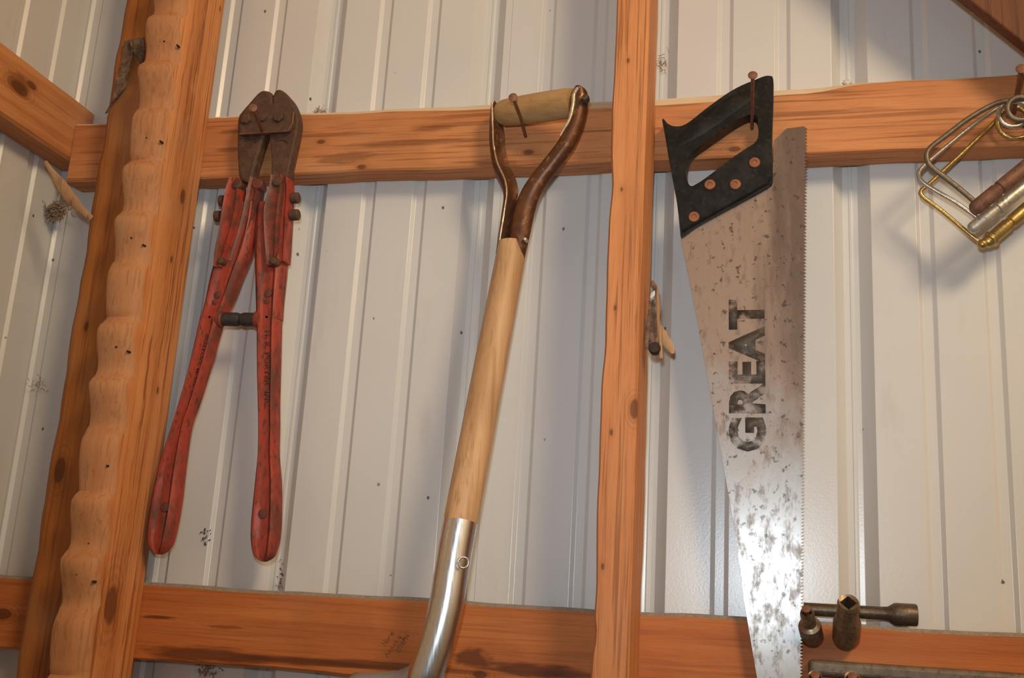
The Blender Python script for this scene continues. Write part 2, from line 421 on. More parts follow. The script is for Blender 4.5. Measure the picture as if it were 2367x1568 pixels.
wall_back = D.objects.new('wall_back', None); COL.objects.link(wall_back); wall_back['kind'] = 'structure'
lap = X0 + PER + 0.35 * IN
edges = [XC - 0.03] + [e for e in (lap, lap + 4 * PER, lap + 8 * PER) if e < XR - 0.05] + [XR]
for i in range(len(edges) - 1):
    sheet('steel_panel', cladding(edges[i], edges[i + 1] + (0 if i == len(edges) - 2 else 0), X0), lambda s, d, z: Vector((s, d + 0.001, z)), wall_back, lift=0.0009 * ((i + 1) % 2))
wall_left = D.objects.new('wall_left', None); COL.objects.link(wall_left); wall_left['kind'] = 'structure'
# on the side wall s runs along -y from the corner
LB = 0.051 - 1.95 * IN
for i in range(4):
    a = -0.03 if i == 0 else i * 1.0; b = i * 1.0 + 1.0
    sheet('steel_panel', cladding(a, b, LB), lambda s, d, z: Vector((XC - d, -s + 0.0, z)), wall_left, lift=0.0)
bm = new(); box(bm, (XR, YF, 0), (XR + 0.04, 0.03, ZR)); setp(mesh_obj('wall_right', bm, M_STEEL), kind='structure')
bm = new(); box(bm, (XC - 0.05, YF, -0.05), (XR + 0.05, 0.05, 0.0)); setp(mesh_obj('floor', bm, M_FLOOR), kind='structure')
bm = new(); box(bm, (XC - 0.05, YF, ZR), (XR + 0.05, 0.05, ZR + 0.05)); setp(mesh_obj('ceiling', bm, M_ROOF), kind='structure')

# ------------------------------------------------------------------ framing timber
def lerp_table(tab, x):
    if x <= tab[0][0]: return tab[0][1]
    for (a, b) in zip(tab[:-1], tab[1:]):
        if a[0] <= x <= b[0]:
            t = (x - a[0]) / (b[0] - a[0]); t = t * t * (3 - 2 * t)
            return a[1] + (b[1] - a[1]) * t
    return tab[-1][1]
def wob(x, s, amp):
    return amp * (math.sin(x * 17 + s) + 0.6 * math.sin(x * 41 + s * 2.3) + 0.3 * math.sin(x * 97 + s * 5))

def girt(name, x0, x1, ztop, h, depth, chamf, mats, label, cat, group=None, seed=0.0):
    """horizontal board on the back wall; chamf: table x -> waney top edge in metres; faces of that edge use mats[1]"""
    bm = new(); n = 160; rings = []
    for i in range(n + 1):
        x = x0 + (x1 - x0) * i / n; c = lerp_table(chamf, x) + 0.0005
        zt = ztop + wob(x, seed, 0.0008); zb = ztop - h + wob(x, seed + 3, 0.0008); r = 0.0022
        rings.append([Vector((x, -0.0012, zt)), Vector((x, -depth + c * 0.9 + .001, zt)), Vector((x, -depth, zt - c)),
                      Vector((x, -depth, zb + r)), Vector((x, -depth + r, zb)), Vector((x, -0.0012, zb))])
    vs = loft(bm, rings)
    bm.faces.ensure_lookup_table()
    for f in bm.faces:
        cs = f.calc_center_median()
        if len(f.verts) == 4 and all(v.co.z > ztop - 0.03 for v in f.verts) and f.calc_center_median().y < -0.0015:
            f.material_index = 1
    o = mesh_obj(name, bm, None, base=Vector(((x0 + x1) / 2, 0, ztop - h)), mats=mats)
    return setp(o, label, cat, group)

cxp = lambda px, py=200: at(px, py, -0.0381).x
UPPER = girt('wall_girt', XC + 0.0395, XR - 0.002, ZU + 0.002, 3.5 * IN, 1.5 * IN,
     [(cxp(480), .003), (cxp(640), .004), (cxp(900), .0065), (cxp(1150), .011), (cxp(1420), .0165), (cxp(1650), .015), (cxp(1850), .012), (cxp(2000), .003), (cxp(2100), .001)],
     [M_GIRT_U, M_SAP], 'orange pine girt with a pale waney top edge, the one the tools hang from', 'board', 'girts nailed along the steel wall', 1.0)
LOWER = girt('wall_girt', XC + 0.001, XR - 0.002, ZU - 0.6148 + 0.001, 3.5 * IN, 1.5 * IN,
     [(-2, .0035), (3, .0035)], [M_GIRT_L, M_DUST], 'reddish girt with dark stains and a dusty top edge, below the tools', 'board', 'girts nailed along the steel wall', 2.0)

def side_girt(ztop, label):
    bm = new(); rings = []; h, dp = 3.5 * IN, 1.5 * IN
    for i in range(81):
        y = -0.0014 - 3.93 * i / 80; r = .004; w_ = wob(y, 4, .0008)
        rings.append([Vector((XC + .0012, y, ztop)), Vector((XC + dp - r, y, ztop + w_)), Vector((XC + dp, y, ztop - r)), Vector((XC + dp, y, ztop - h + r)),
                      Vector((XC + dp - r, y, ztop - h + w_)), Vector((XC + .0012, y, ztop - h))])
    loft(bm, rings)
    return setp(mesh_obj('wall_girt', bm, M_GIRT_S, base=Vector((XC, -2, ztop - h))), label, 'board', 'girts on the side wall')
side_girt(ZU + 0.036, 'knotty orange girt running along the cream side wall to the corner post')

# built-up corner post: scalloped board in front of a backing board with shade in its colour
post = thing('corner_post', Vector((-0.80, -0.09, 0.0)), 'built-up corner post with a scalloped front edge, left of the red bolt cutter', 'post')
bm = new(); rings = []
XA, XB = -0.784, -0.739
zs = [i * 0.006 for i in range(int(ZR / 0.006))]
def scallop(z):
    ph = ((ZU + 0.1063 - z) / 0.0685) % 1.0        # grows downwards, 0 at a shoulder
    # quick swell at the shoulder, slow retreat below it
    s_ = (ph / 0.26) if ph < 0.26 else 1 - (ph - 0.26) / 0.74
    s_ = s_ * s_ * (3 - 2 * s_)
    k = int((ZU + 0.1063 - z) / 0.0685)
    amp = 0.014 * (0.8 + 0.35 * math.sin(k * 2.1 + 0.6))
    return amp * (s_ - 0.5)
for z in zs:
    s_ = scallop(z); yf = -0.140 - s_; ww = wob(z * 3, 2, 0.0006)
    yfl = yf - 0.001 + 0.0012 * math.sin(z * 60)
    rings.append([Vector((XA, -0.0395, z)), Vector((XA + ww, yfl + .003, z)), Vector((XA + .004 + ww, yfl, z)), Vector((XA + .022, yf - .001, z)), Vector((XB - .006, yf + .002, z)),
                  Vector((XB, yf + .010, z)), Vector((XB + ww, -0.10, z)), Vector((XB + ww * .5, -0.06, z)), Vector((XB - .001, -0.0395, z))])
loft(bm, rings)
for f in bm.faces:
    c = f.calc_center_median()
    if c.y < -0.120 and abs(c.x - XA) > 0.0006 and c.x < XB - 0.0015: f.material_index = 1
mesh_obj('scalloped_board', bm, None, post, smooth=50, mats=[M_POST, M_POSTEDGE])
bm = new(); rings = []
for z in [i * 0.02 for i in range(int(ZR / 0.02))]:
    w_ = wob(z * 2, 6, 0.0012)
    rings.append([Vector((-.8655 + w_, -0.0395, z)), Vector((-.8655 + w_, -0.076, z)), Vector((-.8625 + w_, -0.0835, z)), Vector((-.856 + w_, -.0875, z)), Vector((-.85, -0.089, z)), Vector((XA - .0006, -0.089, z)), Vector((XA - .0006, -0.0395, z))])
loft(bm, rings)
o = mesh_obj('backing_board', bm, M_POST2, post, smooth=40); o['label'] = 'brown fir board with shade darkened into its colour'
# curled bark left on the backing board
cb = crop(5.228, 240, 0)
def ribbon(bm, left, right, y, bulge, th=0.0022, n=6):
    L = crom(left, n); R = crom(right, n); N = min(len(L), len(R)); rings = []
    for i in range(N):
        l = L[int(i * (len(L) - 1) / (N - 1))]; r = R[int(i * (len(R) - 1) / (N - 1))]
        row = []; back = []
        for j in range(6):
            t = j / 5; p = l.lerp(r, t)
            q = at(p[0], p[1], y - bulge * (1 - (2 * t - 1) ** 2) * 0.0 - bulge * (abs(2 * t - 1) ** 2) * (0.6 + 0.4 * math.sin(i * 0.7)))
            row.append(q); back.append(q + Vector((0, th, 0)))
        rings.append(row + back[::-1])
    loft(bm, rings)
bm = new()
ribbon(bm, cb([(245, 490), (235, 640), (200, 800), (150, 950), (120, 1130), (85, 1240), (10, 1370)]), cb([(345, 475), (350, 640), (320, 760), (290, 900), (265, 1030), (170, 1160), (40, 1350)]), -0.0935, 0.006)
o = mesh_obj('bark_strip', bm, M_BARK, post, smooth=60); o['label'] = 'curled dark strip of bark'
bm = new()
ribbon(bm, cb([(310, 480), (340, 590), (390, 680), (440, 770)]), cb([(480, 445), (490, 590), (475, 680), (468, 770)]), -0.0945, 0.008)
o = mesh_obj('bark_strip', bm, M_BARK, post, smooth=60)

for i, (px, py) in enumerate(((303, 550), (330, 566), (268, 802), (294, 812), (216, 1057), (247, 1077), (338, 318), (370, 326), (379, 95), (409, 104), (204, 1256), (176, 1328), (214, 1345))):
    c = at(px, py, -.14); yf = -.140 - scallop(c.z); c = at(px, py, yf - .0008); bm = new()
    lathe(bm, c, c + Vector((0, .006, 0)), [(0, .0013), (.006, .0016)], 8); mesh_obj('nail_hole', bm, M_HOLE, post)

# splinter stretched from the side girt to the post, and the fuzz of dust below it
def sliver(bm, pts, radii, y, flat=0.35, twist=0.0, n=8):
    P3 = [at(p[0], p[1], y if not isinstance(y, list) else y[i]) for i, p in enumerate(pts)]
    rings = []
    for i, (p, r, (t, a, b)) in enumerate(zip(P3, radii, frames(P3))):
        rr = r * mpp(p); rings.append([p + b * (rr * math.cos(2 * math.pi * k / n)) + a * (rr * flat * math.sin(2 * math.pi * k / n)) for k in range(n)])
    loft(bm, rings)
bm = new()
sliver(bm, [(104, 374), (118, 395), (138, 425), (160, 455), (185, 483), (212, 506)], [5, 7, 14, 15, 10, 7], [-.12, -.118, -.113, -.107, -.1, -.0925])
setp(mesh_obj('wood_splinter', bm, M_SPLINT, smooth=60, base=at(160, 450, -.107)), 'torn wood splinter bridging the side girt and the corner post', 'splinter')

def fuzz(name, px, py, y, spread, count, label, mat=M_FUZZ, seed=1, base_r=0.0005, fl_=1.0):
    rnd = random.Random(seed); c = at(px, py, y); bm = new()
    for i in range(count):
        p = c + Vector((rnd.gauss(0, spread[0]), rnd.gauss(0, spread[1]), rnd.gauss(0, spread[2])))
        pts = [p]; d = Vector((rnd.uniform(-1, 1), rnd.uniform(-1, .3), rnd.uniform(-1, 1))).normalized()
        for k in range(3):
            d = (d + Vector((rnd.uniform(-.8, .8), rnd.uniform(-.5, .5), rnd.uniform(-.8, .8)))).normalized()
            pts.append(pts[-1] + d * rnd.uniform(.0015, .004) * fl_)
        tube(bm, pts, [base_r * rnd.uniform(.7, 1.8)] * 4, 5)
    o = mesh_obj(name, bm, mat, base=c); setp(o, label, 'dust', kind='stuff'); return o
c_side = lambda px, py, x: CAM + (FW + RT * ((px - W / 2) / F) - UP * ((py - H / 2) / F)) * ((x - CAM.x) / (FW + RT * ((px - W / 2) / F) - UP * ((py - H / 2) / F)).x)
q = c_side(128, 488, XC + 0.005)
fuzz('dust_clump', 130, 488, -0.02, (.0065, .003, .0055), 330, 'brown clump of cobweb dust under the torn splinter in the corner', seed=3)
fuzz('dust_clump', 1533, 150, -0.025, (.004, .003, .0045), 26, 'wispy tuft of straw dust clinging to the stud above the upper girt', seed=5, base_r=.0003)

M_DIRT = speckle('black_dirt', (0.07, 0.05, 0.04), (0.10, 0.07, 0.05), (0.04, 0.03, 0.025), 200.0, 0.95)
fuzz('dust_clump', 470, 1242, -.0015, (.004, .0004, .007), 16, 'dark dirt specks on the wall between the bolt cutter handles', M_DIRT, 8, .0005, .3)
fuzz('dust_clump', 480, 1548, -.004, (.007, .001, .005), 60, 'brown crumbs of dirt on the wall under the lower girt', M_FUZZ, 9, .0005, .4)
fuzz('dust_clump', 648, 1345, -.003, (.0022, .001, .014), 34, 'dark dirt caught in the wall rib behind the bolt cutter', M_DIRT, 10, .0004, .3)
fuzz('dust_clump', 738, 259, -.012, (.004, .003, .0015), 26, 'pale curl of lint on the upper girt beside the bolt cutter jaws', M_FUZZ, 11, .0003)
fuzz('dust_clump', 88, 890, -.004, (.005, .001, .007), 34, 'thin grey cobweb stretched beside the corner post low on the wall', M_FUZZ, 12, .00022, .6)

# ------------------------------------------------------------------ stud in front of the girts
stud = thing('wall_stud', Vector((-0.158, -0.083, 0.0)), 'upright pine stud standing in front of both girts, between shovel and saw', 'post')
bm = new(); rings = []
for i in range(int(ZR / 0.012)):
    z = i * 0.012
    xl = -0.1780 + wob(z, 1, .0006); xr = -0.1387
    # waney bites along the left edge
    for zz, a, s_ in ((at(1362, 1470, -.127).z, .0028, .012), (at(1410, 430, -.127).z, .002, .03), (at(1393, 800, -.127).z, .0015, .03), (at(1365, 1330, -.127).z, .0012, .03)):
        xl += a * math.exp(-((z - zz) / s_) ** 2)
    rings.append([Vector((-0.178, -0.0395, z)), Vector((xl + .0002, -0.120, z)), Vector((xl + .003, -0.127, z)), Vector((xr - .0025, -0.127, z)), Vector((xr, -0.1245, z)), Vector((xr + wob(z, 5, .0005), -0.0395, z))])
loft(bm, rings); mesh_obj('stud_board', bm, M_STUD, stud)
ct = crop(6.272, 1460, 620)
def torn(name, pts, rad, y, mat, flat=0.4):
    bm = new(); sliver(bm, ct(pts), [1.25 * r / 6.272 for r in rad], y, flat)
    return mesh_obj(name, bm, mat, stud, smooth=60)
torn('torn_bark', [(320, 460), (320, 600), (320, 760), (315, 900), (310, 1050), (300, 1180)], [25, 45, 52, 58, 60, 40], -.085, M_BARK)
torn('torn_splinter', [(375, 260), (378, 420), (390, 560), (385, 720), (400, 900), (420, 1100), (425, 1310)], [8, 20, 24, 18, 22, 18, 22], -.094, M_SPLINT)
torn('torn_splinter', [(400, 820), (450, 940), (510, 1080), (570, 1170), (605, 1240)], [12, 45, 55, 45, 14], -.084, M_SPLINT, .25)
torn('torn_bark', [(265, 470), (262, 640), (240, 820), (222, 1000), (215, 1180)], [10, 20, 26, 28, 12], -.088, M_BARK)
torn('torn_splinter', [(300, 180), (315, 250), (350, 300), (345, 380)], [16, 34, 30, 16], -.09, M_BARK)
torn('torn_splinter', [(330, 330), (310, 380), (280, 430)], [8, 26, 14], -.094, M_WHITE)
bm = new(); c = at(1512, 803, -.101); lathe(bm, c, c + Vector((0, .012, 0)), [(0, .0055), (.003, .0068), (.012, .0065)], 14)
mesh_obj('nail_hole', bm, M_HOLE, stud, smooth=40)

# brace at the top right, and the stud it lands on
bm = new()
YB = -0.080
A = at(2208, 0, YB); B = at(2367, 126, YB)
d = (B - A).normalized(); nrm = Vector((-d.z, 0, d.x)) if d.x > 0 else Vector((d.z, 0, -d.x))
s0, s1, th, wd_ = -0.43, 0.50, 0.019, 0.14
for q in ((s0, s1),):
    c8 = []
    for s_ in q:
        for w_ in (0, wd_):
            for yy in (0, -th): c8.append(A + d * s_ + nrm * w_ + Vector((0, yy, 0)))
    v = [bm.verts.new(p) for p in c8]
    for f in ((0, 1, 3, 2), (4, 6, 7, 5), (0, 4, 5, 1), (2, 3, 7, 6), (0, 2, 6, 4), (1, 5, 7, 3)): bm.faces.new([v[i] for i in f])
setp(bevel(mesh_obj('diagonal_brace', bm, M_BRACE, base=A + d * s0), 0.002), 'diagonal brace board with shade darkened into its brown, slanting down towards the hitch pins', 'board')
e1 = A + d * s1
bm = new(); box(bm, (e1.x - 0.05, -0.0795, 0.0), (e1.x - 0.012, -0.0395, ZR - 0.001))
setp(bevel(mesh_obj('wall_stud', bm, M_STUD, base=Vector((e1.x - .04, -.12, 0))), .002), 'upright stud carrying the lower end of the diagonal brace', 'post')

# ------------------------------------------------------------------ nails
def nail(base, head, label, r=0.0021, hr=0.0052, bend=None, group='rusty nails holding the tools'):
    t = thing('nail', base, label, 'nail', group)
    ax = (head - base).normalized(); bm = new()
    pts = [base - ax * 0.014, base, base.lerp(head, .5) + (bend or Vector()), head]
    tube(bm, pts, r, 10); mesh_obj('shank', bm, M_RUSTN, t, smooth=40)
    bm = new(); lathe(bm, head - ax * .0006, head + ax * .003, [(0, r), (.0008, hr), (.0018, hr * 1.02), (.0026, hr * .8)], 16)
    mesh_obj('head', bm, M_RUSTN, t, smooth=40)
    return t
YG = -0.0381

# ------------------------------------------------------------------ bolt cutter
bc = thing('bolt_cutter', at(620, 430, -.055), 'old bolt cutter with worn red handles and rusty jaws, hanging beside the corner post', 'bolt cutter')
c1 = crop(3.267, 480, 180)
def plate(name, loops, y0, y1, mat, parent, bev=.0015, sm=None, yp=None):
    bm = new(); prism(bm, loops, y0, y1, yp); o = mesh_obj(name, bm, mat, parent)
    if bev: bevel(o, bev, 2, 30)
    return o
jl = plate('jaw', [[(p[0], p[1]) for p in crom(c1([(320, 785), (240, 755), (222, 600), (222, 420), (228, 300), (262, 245), (310, 190), (380, 112), (425, 92), (470, 104), (487, 132), (486, 190), (455, 330), (430, 430), (410, 480), (385, 560), (350, 690)]), 4, True)]], -.066, -.048, M_RUST, bc, .003)
jr = plate('jaw', [[(p[0], p[1]) for p in crom(c1([(487, 785), (478, 600), (466, 470), (470, 330), (488, 200), (497, 120), (530, 86), (575, 102), (630, 160), (668, 245), (682, 330), (664, 450), (640, 560), (618, 660), (592, 760)]), 4, True)]], -.066, -.048, M_RUST, bc, .003)
pl = plate('jaw_plate', [c1([(232, 320), (262, 262), (312, 208), (350, 200), (400, 214), (440, 210), (490, 190), (560, 195), (612, 225), (646, 290), (640, 370), (612, 402), (430, 420), (240, 432)])], -.073, -.0655, M_RUST, bc, .0018)
for (x, y, r) in ((290, 312, 44), (415, 308, 26), (537, 297, 44)):
    c = at(*c1([(x, y)])[0], -.074); rr = r / 3.267 * mpp(c); bm = new()
    lathe(bm, c + Vector((0, .002, 0)), c - Vector((0, .01, 0)), [(0, rr), (.004, rr), (.0052, rr * .85), (.0054, rr * .3)], 6 if r > 30 else 14)
    bevel(mesh_obj('pivot_bolt', bm, M_RUST, pl), .0006)
bm = new(); tube(bm, [at(*p, -.074) for p in c1([(240, 425), (330, 420), (440, 412), (540, 407), (608, 400), (640, 340), (648, 260)])], .0011, 6); mesh_obj('plate_rim', bm, M_RUSTN, pl, smooth=60)
for x in (305, 545):
    bm = new(); tube(bm, [at(*p, -.066) for p in c1([(x - 62, 500), (x - 40, 476), (x, 468), (x + 40, 470), (x + 60, 490)])], .0016, 6); mesh_obj('forging_ridge', bm, M_RUST, bc, smooth=60)

HPROF = [(-1, -.75), (-1.0, .15), (-.88, .62), (-.66, .90), (-.46, .86), (-.30, .62), (-.10, .58), (.12, .58), (.28, .60), (.36, .42), (.44, .60), (.62, .86), (.84, .60), (1, .1), (1, -.75), (.6, -1), (-.6, -1)]
def handle(st, yc, dep, parent, cap=True):
    bm = new(); rings = []
    for (py, xl, xr, *ds) in st:
        k = ds[0] if ds else 1.0
        a = at(xl, py, yc); b = at(xr, py, yc); c = (a + b) / 2; hw = (b.x - a.x) / 2
        rings.append([Vector((c.x + u * hw, yc - v * dep * k, c.z)) for u, v in HPROF])
    loft(bm, rings)
    return mesh_obj('handle', bm, M_RED, parent, smooth=38)
def dens(st, n=4):
    q = crom([Vector((s[1], s[2], s[0])) for s in st], n)
    e = [s[3] if len(s) > 3 else 1.0 for s in st]
    out = []
    for i, v in enumerate(q):
        t = i / n; k = min(int(t), len(st) - 2); f_ = t - k
        out.append((v[2], v[0], v[1], e[k] + (e[k + 1] - e[k]) * f_))
    return out
LH = [(470, 548, 594, .75), (520, 529, 592, .95), (580, 506, 580), (640, 489, 556), (700, 477, 533), (738, 467, 513), (742, 465, 512), (857, 439, 479), (930, 418, 456), (987, 401, 437), (1074, 372, 424), (1161, 352, 414), (1226, 344, 402), (1258, 346, 393), (1274, 353, 383, .7), (1282, 361, 374, .35)]
RH = [(470, 598, 664, .75), (520, 593, 664, .95), (580, 590, 661), (640, 592, 656), (700, 594, 650), (738, 595, 648), (742, 596, 646), (857, 597, 643), (930, 599, 641), (987, 600, 641), (1052, 599, 640), (1117, 592, 645), (1204, 583, 645), (1250, 582, 641), (1282, 587, 632, .8), (1293, 596, 623, .55), (1299, 605, 614, .3)]
hl = handle(dens(LH), -.058, .0115, bc); hr_ = handle(dens(RH), -.056, .0115, bc)
# forked tops of the handles that clasp the jaws
def arm(pts, hw, y, dep, mat, parent, name):
    P = crom(c1(pts), 5); R = crom([(h_, 0) for h_ in hw], 5); P3 = [at(p[0], p[1], y) for p in P]; bm = new(); rings = []
    for p, r, (t, a, b) in zip(P3, R, frames(P3)):
        rr = r[0] / 3.267 * mpp(p)
        rings.append([p + b * (rr * cu) + Vector((0, -1, 0)) * (dep * cv) for cu, cv in ((-1, -1), (-1, .5), (-.75, .9), (-.35, .62), (.35, .62), (.75, .9), (1, .5), (1, -1))])
    loft(bm, rings); return mesh_obj(name, bm, mat, parent, smooth=40)
arm([(218, 770), (205, 860), (185, 1000), (150, 1180), (110, 1330), (92, 1440)], [40, 62, 70, 62, 48, 30], -.064, .011, M_RED, hl, 'clevis_arm')
arm([(372, 765), (350, 880), (318, 1050), (270, 1230), (210, 1400)], [42, 48, 50, 50, 44], -.058, .010, M_REDDK, hl, 'clevis_arm')
arm([(535, 745), (525, 860), (498, 1000), (492, 1150), (495, 1300), (492, 1425)], [52, 60, 72, 62, 52, 30], -.066, .010, M_REDDK, hr_, 'clevis_arm')
arm([(590, 770), (592, 900), (578, 1080), (572, 1250), (570, 1400)], [34, 38, 42, 40, 30], -.060, .011, M_RED, hr_, 'clevis_arm')
for (x, y, r, par, yy) in ((215, 800, 40, hl, -.074), (372, 795, 44, hl, -.068), (520, 778, 40, hr_, -.076), (95, 1378, 30, hl, -.0745), (493, 1378, 32, hr_, -.0755)):
    c = at(*c1([(x, y)])[0], yy); rr = r / 3.267 * mpp(c); bm = new()
    lathe(bm, c + Vector((0, .012, 0)), c - Vector((0, .02, 0)), [(0, rr), (.0105, rr), (.0122, rr * .8), (.0128, rr * .3)], 18)
    mesh_obj('pivot_pin', bm, M_RUST if r != 44 else M_REDDK, par, smooth=35)
for pts, par in ((((150, 928), (90, 930)), hl), (((128, 1043), (55, 1048)), hl), (((615, 910), (690, 908)), hr_), (((600, 1040), (690, 1034)), hr_)):
    a, b = [at(*p, -.058) for p in c1(pts)]; L = (b - a).length; bm = new()
    lathe(bm, a, b, [(-.006, .0042), (L * .35, .0042), (L * .36, .0072), (L * .93, .0072), (L, .0058)], 12); mesh_obj('adjusting_bolt', bm, M_RUST, par, smooth=35)
for a, b, par in (((508, 738), (556, 739), hl), ((598, 739), (557, 739), hr_)):
    a = at(*a, -.058); b = at(*b, -.058); L = (b - a).length; bm = new()
    lathe(bm, a, b, [(-.004, .011), (L * .12, .0108), (L * .16, .0092), (L * .2, .0088)], 16); mesh_obj('stop_boss', bm, M_RED, par, smooth=35)
    bm = new(); lathe(bm, a, b, [(L * .14, .0085), (L * .82, .0088), (L * .95, .0078), (L, .006)], 16); mesh_obj('rubber_stop', bm, M_RUBBER, par, smooth=35)
for (x, y, r, par, yy) in ((503, 682, 9, hl, -.065), (496, 699, 6, hl, -.065), (620, 679, 9, hr_, -.0635), (617, 697, 6, hr_, -.0635), (382, 1172, 11, hl, -.0655), (607, 1188, 11, hr_, -.0635)):
    c = at(x, y, yy); rr = r * mpp(c); bm = new(); lathe(bm, c + Vector((0, .002, 0)), c - Vector((0, .01, 0)), [(0, rr), (.0028, rr), (.0034, rr * .6)], 14)
    mesh_obj('rivet_mark', bm, M_GRIME, par, smooth=35)

def text_mesh(name, s, mat, parent, p0, along, upv, length, height, lift, bold=0.0, depth=0.0003):
    """lettering from p0 along a direction, stretched to the given length and cap height"""
    cu = D.curves.new(name, 'FONT'); cu.body = s; cu.offset = bold; cu.extrude = 0.0; cu.space_character = 1.08; cu.resolution_u = 3
    tmp = D.objects.new(name + '_tmp', cu); COL.objects.link(tmp)
    dg = bpy.context.evaluated_depsgraph_get(); me = D.meshes.new_from_object(tmp.evaluated_get(dg))
    COL.objects.unlink(tmp); D.objects.remove(tmp)
    xs = [v.co.x for v in me.vertices]; ys = [v.co.y for v in me.vertices]
    sx = length / (max(xs) - min(xs)); sy = height / (max(ys) - min(ys))
    along = along.normalized(); upv = (upv - along * upv.dot(along)).normalized(); off = origin_of(parent)
    for v in me.vertices:
        v.co = p0 + along * ((v.co.x - min(xs)) * sx) + upv * ((v.co.y - min(ys)) * sy) + lift - off
    me.materials.clear(); me.materials.append(mat)
    o = D.objects.new(name, me); COL.objects.link(o); o.parent = parent
    so = o.modifiers.new('thick', 'SOLIDIFY'); so.thickness = depth; so.offset = 0
    return o
# right handle, read downwards (letter tops point right)
a = at(613, 765, -.0632); b = at(612, 945, -.0632)
text_mesh('lettering', 'H. K. PORTER  INC.', M_GRIME, hr_, a, b - a, Vector((1, 0, 0)), (b - a).length, 12 * mpp(a), Vector((0, -.0004, 0)), 0.015, .0006)
a = at(475, 772, -.0652); b = at(431, 945, -.0652)
text_mesh('lettering', 'BOSTON, MASS. U.S.A.', M_GRIME, hl, a, b - a, Vector((1, 0, .2)), (b - a).length, 11 * mpp(a), Vector((0, -.0004, 0)), 0.015, .0006)
nail(at(617, 330, YG), at(585, 250, -.140), 'rusty nail crossing the jaws of the bolt cutter')

# ------------------------------------------------------------------ shovel
sh = thing('shovel', at(1180, 590, -.075), 'short shovel with a wooden D-grip, pale ash shaft and bright metal socket', 'shovel')
c3 = crop(3.267, 1080, 160)
cc = lambda x, y: c3([(x, y)])[0]
# grip
ga = at(*cc(258, 335), -.058); gb = at(*cc(800, 252), -.092); L = (gb - ga).length
bm = new(); lathe(bm, ga, gb, [(-.002, .0140), (L * .05, .0165), (L * .3, .0178), (L * .6, .0182), (L * .9, .0180), (L, .0168)], 28)
mesh_obj('grip', bm, M_GRIP, sh, smooth=40)
ARC = [(math.cos(t), math.sin(t)) for t in [2 * math.pi * k / 16 for k in range(16)]]
CRES = [(-1, 0), (-.86, .55), (-.5, .9), (-.22, 1.0), (-.06, .86), (.05, .30), (.5, -.05), (1, -.35), (.8, -.75), (.2, -1), (-.6, -.8)]
def strap(st, yfun, dep, sec, name, mat):
    q = crom([Vector((s[0], s[1], s[2])) for s in st], 5); bm = new(); rings = []; P3 = []; n = len(q)
    for i, v in enumerate(q):
        p = cc(v[0], v[1]); P3.append(at(p[0], p[1], yfun(i / (n - 1))))
    for i, (p, (t, a_, b_)) in enumerate(zip(P3, frames(P3))):
        side = Vector((0, -1, 0)).cross(t).normalized()      # photo-right of a path that runs down
        if side.x < 0: side = -side
        rr = q[i][2] / 3.267 * mpp(p)
        rings.append([p + side * (rr * u) + Vector((0, -1, 0)) * (dep * v_) for u, v_ in sec])
    loft(bm, rings); return mesh_obj(name, bm, mat, sh, smooth=50), P3, q
RA = [(850, 150, 38), (850, 180, 58), (846, 265, 68), (812, 420, 66), (748, 565, 66), (650, 700, 68), (548, 830, 70), (475, 950, 76), (432, 1080, 80), (400, 1240, 78), (365, 1425, 70)]
LA = [(222, 262, 18), (212, 300, 30), (213, 360, 38), (222, 480, 55), (228, 600, 58), (256, 735, 60), (312, 860, 60), (325, 970, 50), (305, 1100, 44), (278, 1270, 42), (258, 1405, 40)]
strap(RA, lambda t: -.098 + .022 * t, .010, ARC, 'fork_arm', M_BRONZE)
_, LP, LQ = strap(LA, lambda t: -.060 - .012 * t, .012, CRES, 'fork_arm', M_BRONZE)
bm = new(); rim = [p + Vector((0, -.0118, 0)) + Vector((1, 0, 0)) * (-.2 * q_[2] / 3.267 * mpp(p)) for p, q_ in zip(LP, LQ)]
tube(bm, rim, .0013, 6); o = mesh_obj('worn_rim', bm, M_WORN, sh, smooth=60); o['label'] = 'bright worn metal edge'
bm = new(); tube(bm, [at(*cc(x, y), -.104 + .0) for x, y in crom([(838, 140), (806, 190), (800, 260), (775, 370), (738, 440), (700, 505)], 4)], [.0026] * 12 + [.0022] * 4 + [.0016] * 5, 8); mesh_obj('worn_rim', bm, M_WORN, sh, smooth=60)
for x, y, yy, r in ((893, 222, -.106, 30), (440, 1290, -.086, 16)):
    c = at(*cc(x, y), yy); rr = r / 3.267 * mpp(c); bm = new(); lathe(bm, c + Vector((0, .004, 0)), c - Vector((0, .01, 0)), [(0, rr), (.006, rr), (.0085, rr * .7), (.009, rr * .2)], 16)
    mesh_obj('rivet', bm, M_TOOLDK if r > 20 else M_WORN, sh, smooth=40)
# shaft and socket
S = [at(1181, 560, -.076), at(1180, 592, -.076), at(1150, 752, -.082), at(1121, 905, -.090), at(1092, 1060, -.100), at(1063, 1213, -.110)]
bm = new(); tube(bm, S, [r * mpp(p) for r, p in zip((29, 34, 36, 37.5, 39, 40), S)], 28); mesh_obj('shaft', bm, M_SHAFT, sh, smooth=50)
K = [at(1064, 1206, -.110), at(1054, 1260, -.113), at(1044, 1320, -.116), at(1033, 1390, -.119), at(1019, 1450, -.121), at(1003, 1505, -.122), at(984, 1560, -.122), at(962, 1625, -.121), at(945, 1690, -.118)]
kp = crom(K, 4); bm = new(); kr = []
for i, p in enumerate(kp):
    t = i / (len(kp) - 1); kr.append((40.5 if t < .75 else 40.5 - 60 * (t - .75)) * mpp(p))
tube(bm, kp, kr, 32); sk = mesh_obj('socket', bm, M_SOCKET, sh, smooth=50)
c = at(1071, 1301, -.1345); rn_ = Vector((.45, -1, -.1)).normalized(); ru = rn_.cross(Vector((0, 0, 1))).normalized(); rv = rn_.cross(ru)
